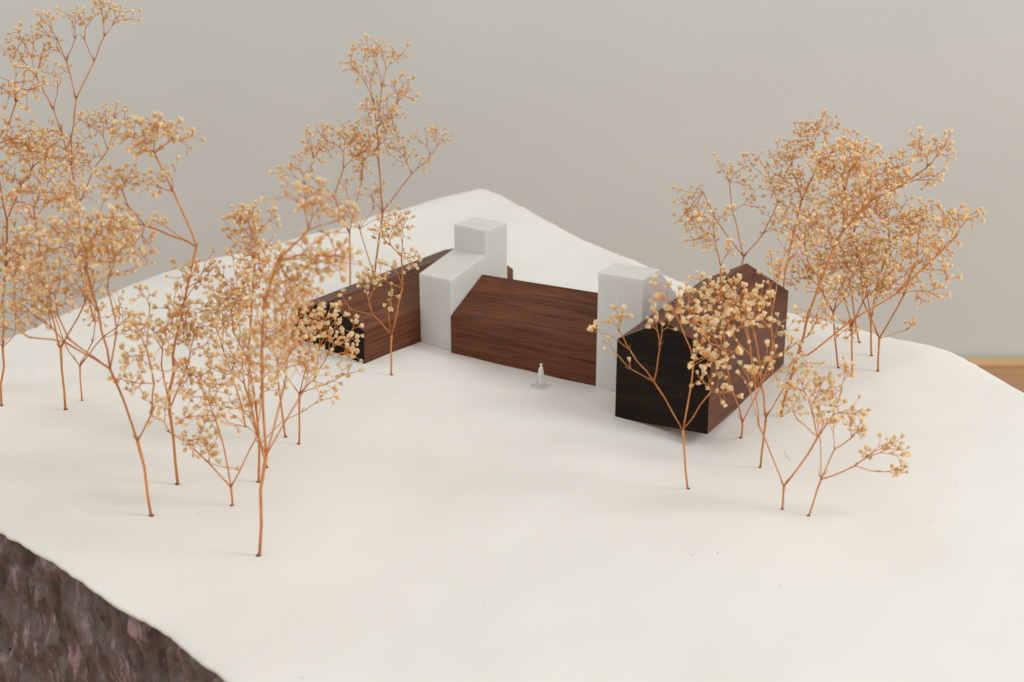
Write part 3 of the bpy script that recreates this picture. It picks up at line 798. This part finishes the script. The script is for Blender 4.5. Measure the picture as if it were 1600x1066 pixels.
T((467, 694), {'a': ('b', 468, 615, 0), 'r': ('a', 492, 590), 'r2': ('r', 512, 555), 'm': ('a', 478, 575), 'l': ('a', 448, 590), 'r3': ('a', 510, 600)},
  [('r2', 527, 525, 26, 20, 34), ('r2', 547, 552, 12, 12, 10), ('r', 512, 498, 22, 16, 16), ('m', 490, 505, 18, 18, 14), ('r3', 543, 583, 15, 9, 8), ('r3', 515, 597, 14, 10, 4), ('l', 450, 560, 18, 18, 8), ('m', 475, 545, 18, 18, 7)],
  'sprig of large pale blossoms spreading in front of the low walnut house gable', 113, dens=.66, open_frac=.85)
# --- middle
T((611, 586), {'a': ('b', 612, 523, 0), 'l': ('a', 583, 492), 'l2': ('l', 552, 485), 'm': ('a', 607, 492), 'r': ('a', 629, 450), 'r2': ('r', 627, 400), 'r3': ('r2', 611, 384), 's': ('r', 603, 440)},
  [('l2', 538, 470, 10, 16, 5), ('l', 578, 440, 15, 10, 12), ('m', 608, 466, 8, 16, 4), ('r3', 608, 352, 16, 12, 12), ('r2', 630, 352, 13, 13, 9), ('r2', 640, 402, 13, 16, 10), ('r3', 592, 368, 10, 10, 5), ('s', 590, 428, 12, 10, 8), ('r', 615, 415, 9, 8, 3)],
  'lone small sprig of open blossoms standing before the side of the low walnut house', 114, open_frac=.85)
T((547, 458), {'a': ('b', 547, 400, 0), 'a1': ('a', 546, 363), 'l': ('a1', 522, 307), 'l2': ('l', 484, 274), 'l3': ('l', 537, 263), 'r': ('a1', 565, 284), 'k': ('a1', 507, 363), 'l4': ('l', 478, 288)},
  [('l2', 497, 225, 17, 22, 30), ('l4', 468, 258, 14, 12, 8), ('l4', 440, 276, 10, 10, 4), ('l3', 540, 215, 22, 18, 22), ('l3', 562, 232, 16, 14, 14), ('r', 572, 225, 18, 22, 28), ('r', 560, 262, 14, 12, 8), ('k', 497, 343, 6, 10, 2)],
  'slim sprig forking into a narrow V behind the low walnut house', 115, dens=1.15, open_frac=.3, hidden=True)
T((583, 452), {'a': ('b', 588, 405, 0), 'a1': ('a', 598, 333), 'u': ('a1', 591, 248), 'u2': ('u', 589, 200), 'u3': ('u2', 597, 135), 'u4': ('u2', 584, 160), 'r': ('a1', 605, 322), 'r2': ('r', 643, 272), 'r3': ('r2', 672, 245), 'k': ('a1', 582, 310), 'u5': ('u2', 612, 180)},
  [('u4', 555, 102, 20, 18, 13), ('u3', 583, 75, 18, 12, 12), ('u3', 612, 82, 20, 16, 13), ('u4', 580, 115, 12, 12, 6), ('u5', 628, 140, 20, 18, 18), ('u4', 585, 172, 20, 16, 22), ('u2', 600, 178, 20, 14, 14), ('u', 580, 215, 26, 16, 26), ('u5', 612, 210, 16, 12, 8), ('r3', 690, 212, 17, 9, 9), ('r3', 655, 212, 14, 10, 5), ('r2', 630, 240, 15, 14, 14), ('r2', 662, 252, 8, 8, 4), ('k', 585, 296, 10, 12, 4)],
  'tallest sprig behind the low walnut house, one bare limb reaching out to the side', 116, dens=1.15, open_frac=.3, hidden=True)
T((594, 455), {'a': ('b', 583, 425, 0), 'a1': ('a', 574, 398), 'a2': ('a1', 562, 358), 'l': ('a2', 545, 326), 'r': ('a2', 583, 328)},
  [('l', 540, 300, 16, 16, 8), ('l', 525, 320, 10, 10, 4), ('r', 582, 300, 10, 12, 4), ('a2', 610, 335, 20, 14, 6)],
  'shorter wispy sprig with few buds behind the low walnut house', 117, open_frac=.35, hidden=True)
# --- right group
T((1075, 764), {'a': ('b', 1067, 672, 0), 'l': ('a', 1022, 597), 'l2': ('l', 985, 548), 'l3': ('l', 986, 577), 'l4': ('l', 1031, 543), 'c': ('a', 1084, 562), 'c2': ('c', 1063, 506), 'c3': ('c', 1103, 525), 'r': ('a', 1111, 612), 'l5': ('l2', 968, 518)},
  [('l5', 957, 497, 16, 9, 8), ('l5', 975, 487, 9, 12, 3), ('l2', 930, 515, 7, 5, 2), ('l3', 952, 543, 7, 9, 3), ('l3', 980, 567, 4, 5, 1), ('l4', 1019, 492, 9, 14, 6), ('l4', 1040, 498, 16, 12, 7), ('c2', 1065, 470, 20, 16, 14), ('c2', 1044, 458, 14, 14, 6), ('c2', 1020, 440, 10, 9, 3), ('c3', 1112, 548, 24, 22, 34), ('c3', 1098, 505, 18, 18, 14), ('r', 1098, 590, 12, 14, 8), ('r', 1138, 612, 18, 14, 6)],
  'three limbed sprig of pale blossoms crossing in front of the black gable', 118, dens=.64, open_frac=.85)
T((1158, 684), {'a': ('b', 1160, 660, 0), 'l': ('a', 1140, 598), 'l2': ('l', 1128, 500), 'l3': ('l2', 1126, 417), 'r': ('a', 1188, 605), 'r2': ('r', 1207, 552), 'r3': ('r2', 1206, 488), 'l4': ('l3', 1116, 370)},
  [('l2', 1095, 470, 30, 24, 34), ('l2', 1130, 465, 26, 24, 30), ('l4', 1090, 360, 22, 18, 14), ('l4', 1120, 345, 20, 18, 12), ('l3', 1145, 392, 12, 12, 5), ('r3', 1225, 395, 20, 24, 18), ('r3', 1203, 425, 12, 16, 5), ('r2', 1213, 508, 20, 9, 12), ('l', 1115, 585, 18, 16, 10)],
  'sprig forking just above the ground beside the side wall of the tall walnut house', 119, dens=.64, open_frac=.85)
T((1188, 731), {'a': ('b', 1197, 652, 0), 'u': ('a', 1190, 605), 'u2': ('u', 1188, 570), 'l': ('u2', 1150, 532), 'm': ('u2', 1177, 515), 'r': ('u2', 1228, 548), 'r2': ('r', 1262, 525), 'q': ('a', 1228, 602), 'q2': ('q', 1243, 580)},
  [('l', 1135, 500, 26, 22, 30), ('m', 1160, 465, 26, 22, 32), ('m', 1185, 480, 18, 18, 12), ('m', 1120, 445, 26, 16, 18), ('r2', 1275, 495, 20, 14, 12), ('r', 1235, 535, 12, 10, 4), ('q2', 1255, 570, 20, 12, 12), ('q', 1230, 592, 14, 14, 6), ('u', 1200, 580, 14, 12, 7), ('u', 1165, 580, 12, 12, 4)],
  'leafy jointed sprig with blossoms massed against the roof of the tall walnut house', 120, dens=.64, open_frac=.85)
T((1222, 796), {'a': ('b', 1225, 760, 0), 'l': ('a', 1186, 665), 'l2': ('l', 1180, 600), 'l3': ('l2', 1172, 540), 'r': ('a', 1278, 683), 'r1': ('r', 1246, 656), 'r2': ('r', 1268, 640), 'r3': ('r', 1302, 648), 'r4': ('r3', 1315, 610)},
  [('l3', 1165, 505, 16, 18, 8), ('l2', 1198, 560, 16, 14, 6), ('l', 1165, 590, 16, 16, 5), ('r1', 1236, 634, 15, 11, 11), ('r2', 1262, 602, 22, 18, 22), ('r2', 1285, 600, 12, 14, 8), ('r4', 1320, 578, 8, 14, 6), ('r4', 1300, 615, 12, 12, 8), ('r3', 1325, 645, 18, 10, 10), ('r3', 1345, 635, 12, 10, 3), ('r', 1290, 660, 10, 10, 4)],
  'sprig split low into a wide V, its open blossom head over the bare white ground', 121, dens=.80, open_frac=.8)
T((1263, 806), {'a': ('b', 1283, 749, 0), 'l': ('a', 1282, 690), 'l1': ('l', 1276, 655), 'm': ('a', 1304, 702), 'r': ('a', 1336, 728), 'r2': ('r', 1352, 716), 'r3': ('r', 1368, 737), 'm2': ('m', 1330, 685)},
  [('l1', 1280, 640, 12, 14, 6), ('m', 1302, 660, 6, 8, 2), ('m2', 1345, 668, 12, 12, 5), ('m2', 1322, 662, 8, 10, 3), ('r2', 1365, 706, 14, 8, 4), ('r2', 1402, 702, 14, 14, 7), ('r3', 1400, 738, 9, 8, 5), ('r2', 1385, 690, 12, 6, 2)],
  'low slanting sprig with sparse buds reaching sideways over the bare white ground', 122, open_frac=.6)
T((1219, 650), {'a': ('b', 1233, 598, 0), 'b2': ('a', 1250, 545), 'c': ('b2', 1264, 488), 'd': ('c', 1283, 438), 'e': ('d', 1302, 390), 'f': ('e', 1317, 362), 'g': ('f', 1360, 315), 'h': ('g', 1412, 288), 'i': ('h', 1448, 262), 'j': ('f', 1320, 300), 'k': ('d', 1262, 408), 'm': ('b2', 1262, 555), 'm2': ('m', 1325, 505), 'm3': ('m2', 1402, 458), 'm4': ('m3', 1442, 420), 'm5': ('m4', 1492, 372), 'm6': ('m2', 1290, 490)},
  [('i', 1478, 228, 14, 16, 8), ('i', 1440, 232, 16, 16, 12), ('h', 1450, 275, 16, 12, 8), ('h', 1400, 262, 22, 18, 16), ('g', 1380, 285, 22, 18, 16), ('j', 1310, 255, 26, 22, 30), ('j', 1345, 245, 22, 20, 24), ('f', 1330, 320, 24, 20, 18), ('k', 1250, 355, 26, 24, 26), ('e', 1285, 345, 22, 22, 18), ('m5', 1505, 338, 20, 12, 12), ('m5', 1475, 345, 16, 14, 12), ('m5', 1478, 385, 14, 12, 7), ('m4', 1470, 425, 16, 12, 9), ('m3', 1440, 395, 20, 16, 14), ('m3', 1450, 462, 18, 12, 8), ('m6', 1290, 455, 18, 16, 12), ('c', 1265, 500, 14, 12, 5)],
  'big slanting sprig with a thick dark stem and long limbs sweeping outward', 123, dens=1.35, open_frac=.5, thick=1.1)
T((1310, 575), {'a': ('b', 1304, 520, 0), 'a2': ('a', 1302, 488), 'l': ('a2', 1280, 448), 'r': ('a2', 1318, 440)},
  [('l', 1275, 410, 26, 22, 26), ('l', 1245, 425, 20, 16, 12), ('r', 1320, 400, 28, 22, 28), ('a2', 1335, 450, 16, 16, 9)],
  'slim sprig with a forward curving stem under the crowded crowns', 124, dens=1.35, open_frac=.6)
T((1332, 586), {'a': ('b', 1331, 540, 0), 'a2': ('a', 1331, 510), 'r': ('a2', 1352, 465), 'l': ('a2', 1318, 460)},
  [('r', 1355, 430, 28, 24, 28), ('r', 1380, 455, 18, 16, 10), ('l', 1310, 440, 22, 20, 18), ('a2', 1328, 520, 12, 10, 7)],
  'upright sprig with a straight stem and blossoms clinging low on it', 125, dens=1.35, open_frac=.65)
T((1343, 535), {'a': ('b', 1337, 505, 0), 'a2': ('a', 1328, 440), 'u': ('a2', 1332, 370), 'l': ('a2', 1305, 400)},
  [('u', 1345, 320, 34, 26, 40), ('u', 1310, 310, 24, 22, 24), ('l', 1290, 380, 22, 20, 18), ('a2', 1350, 390, 20, 18, 12), ('u', 1355, 270, 22, 20, 18)],
  'rearmost sprig of the crowded clump by the far edge of the ground', 126, dens=1.35, open_frac=.4)
T((1362, 556), {'a': ('b', 1361, 500, 0), 'l': ('a', 1350, 440), 'r': ('a', 1372, 440), 'r2': ('r', 1390, 380)},
  [('l', 1345, 390, 26, 26, 26), ('r2', 1390, 330, 28, 24, 30), ('r2', 1420, 350, 18, 18, 12), ('r', 1385, 410, 24, 22, 24), ('r2', 1375, 290, 22, 20, 18)],
  'sprig with thin straight stem and high rounded crown near the far edge', 127, dens=1.35, open_frac=.4)
T((1372, 580), {'a': ('b', 1374, 529, 0), 'l': ('a', 1348, 470), 'l2': ('l', 1345, 420), 'r': ('a', 1412, 462), 'r2': ('r', 1432, 400), 'r3': ('a', 1415, 516)},
  [('l2', 1350, 375, 24, 24, 24), ('l', 1385, 440, 20, 20, 14), ('r2', 1440, 345, 24, 22, 26), ('r2', 1410, 385, 22, 22, 20), ('r2', 1465, 390, 14, 14, 6), ('r', 1425, 440, 18, 14, 9), ('r3', 1425, 503, 12, 6, 3)],
  'sprig with a clean Y fork and one wispy low twig, outermost towards the wooden table', 128, dens=1.35, open_frac=.45)
T((1222, 505), {'a': ('b', 1226, 430, 0), 'a2': ('a', 1240, 365), 'a3': ('a2', 1253, 312), 'u': ('a3', 1280, 255), 'u2': ('u', 1291, 212), 'l': ('a3', 1243, 278), 'r': ('a2', 1265, 400), 'u3': ('u2', 1292, 186)},
  [('u3', 1293, 180, 8, 5, 3), ('u2', 1278, 196, 18, 9, 11), ('u', 1258, 220, 20, 18, 24), ('u', 1295, 255, 18, 18, 18), ('l', 1230, 250, 22, 20, 24), ('l', 1212, 280, 16, 16, 10), ('a3', 1265, 285, 20, 18, 18), ('a3', 1240, 320, 20, 18, 16), ('u', 1320, 225, 20, 14, 14)],
  'tall thick stemmed sprig rising behind the tall walnut house', 129, dens=1.35, open_frac=.35, hidden=True)
T((1150, 482), {'a': ('b', 1156, 430, 0), 'a2': ('a', 1162, 402), 'l': ('a2', 1117, 340), 'l1': ('l', 1098, 300), 'm': ('a2', 1145, 330), 'm2': ('m', 1140, 285), 'r': ('a2', 1192, 366), 'r2': ('r', 1215, 318)},
  [('l1', 1078, 305, 16, 16, 9), ('l1', 1075, 345, 14, 16, 10), ('l1', 1092, 335, 18, 16, 12), ('m2', 1152, 262, 18, 12, 9), ('m2', 1124, 250, 6, 14, 4), ('m2', 1165, 290, 14, 14, 6), ('m', 1180, 312, 14, 14, 7), ('r2', 1210, 285, 16, 16, 10), ('r2', 1235, 300, 16, 16, 10), ('r', 1215, 350, 18, 16, 14), ('r2', 1190, 255, 16, 14, 9), ('l', 1105, 375, 18, 12, 10)],
  'many limbed sprig fanning out behind the ridge of the tall walnut house', 130, open_frac=.35, hidden=True)
for a, k in SPRIGS: sprig(*a, **k)

# ------------------------------------------------------------------ stray pale fibre on the ground
P0 = [on_ground(1226+10*t, 705+18*t+3*math.sin(5*t)) for t in np.linspace(0, 1, 9)]
V, Fc = [], []
tube(V, Fc, [p+np.array([0, 0, .0003]) for p in P0], [.0005]*9, 5)
fb = mesh_obj('stray_fibre', np.array(V)*H, Fc, M_FIBRE, smooth=True)
tag(fb, 'tiny pale curled fibre lying on the white ground', 'fibre')
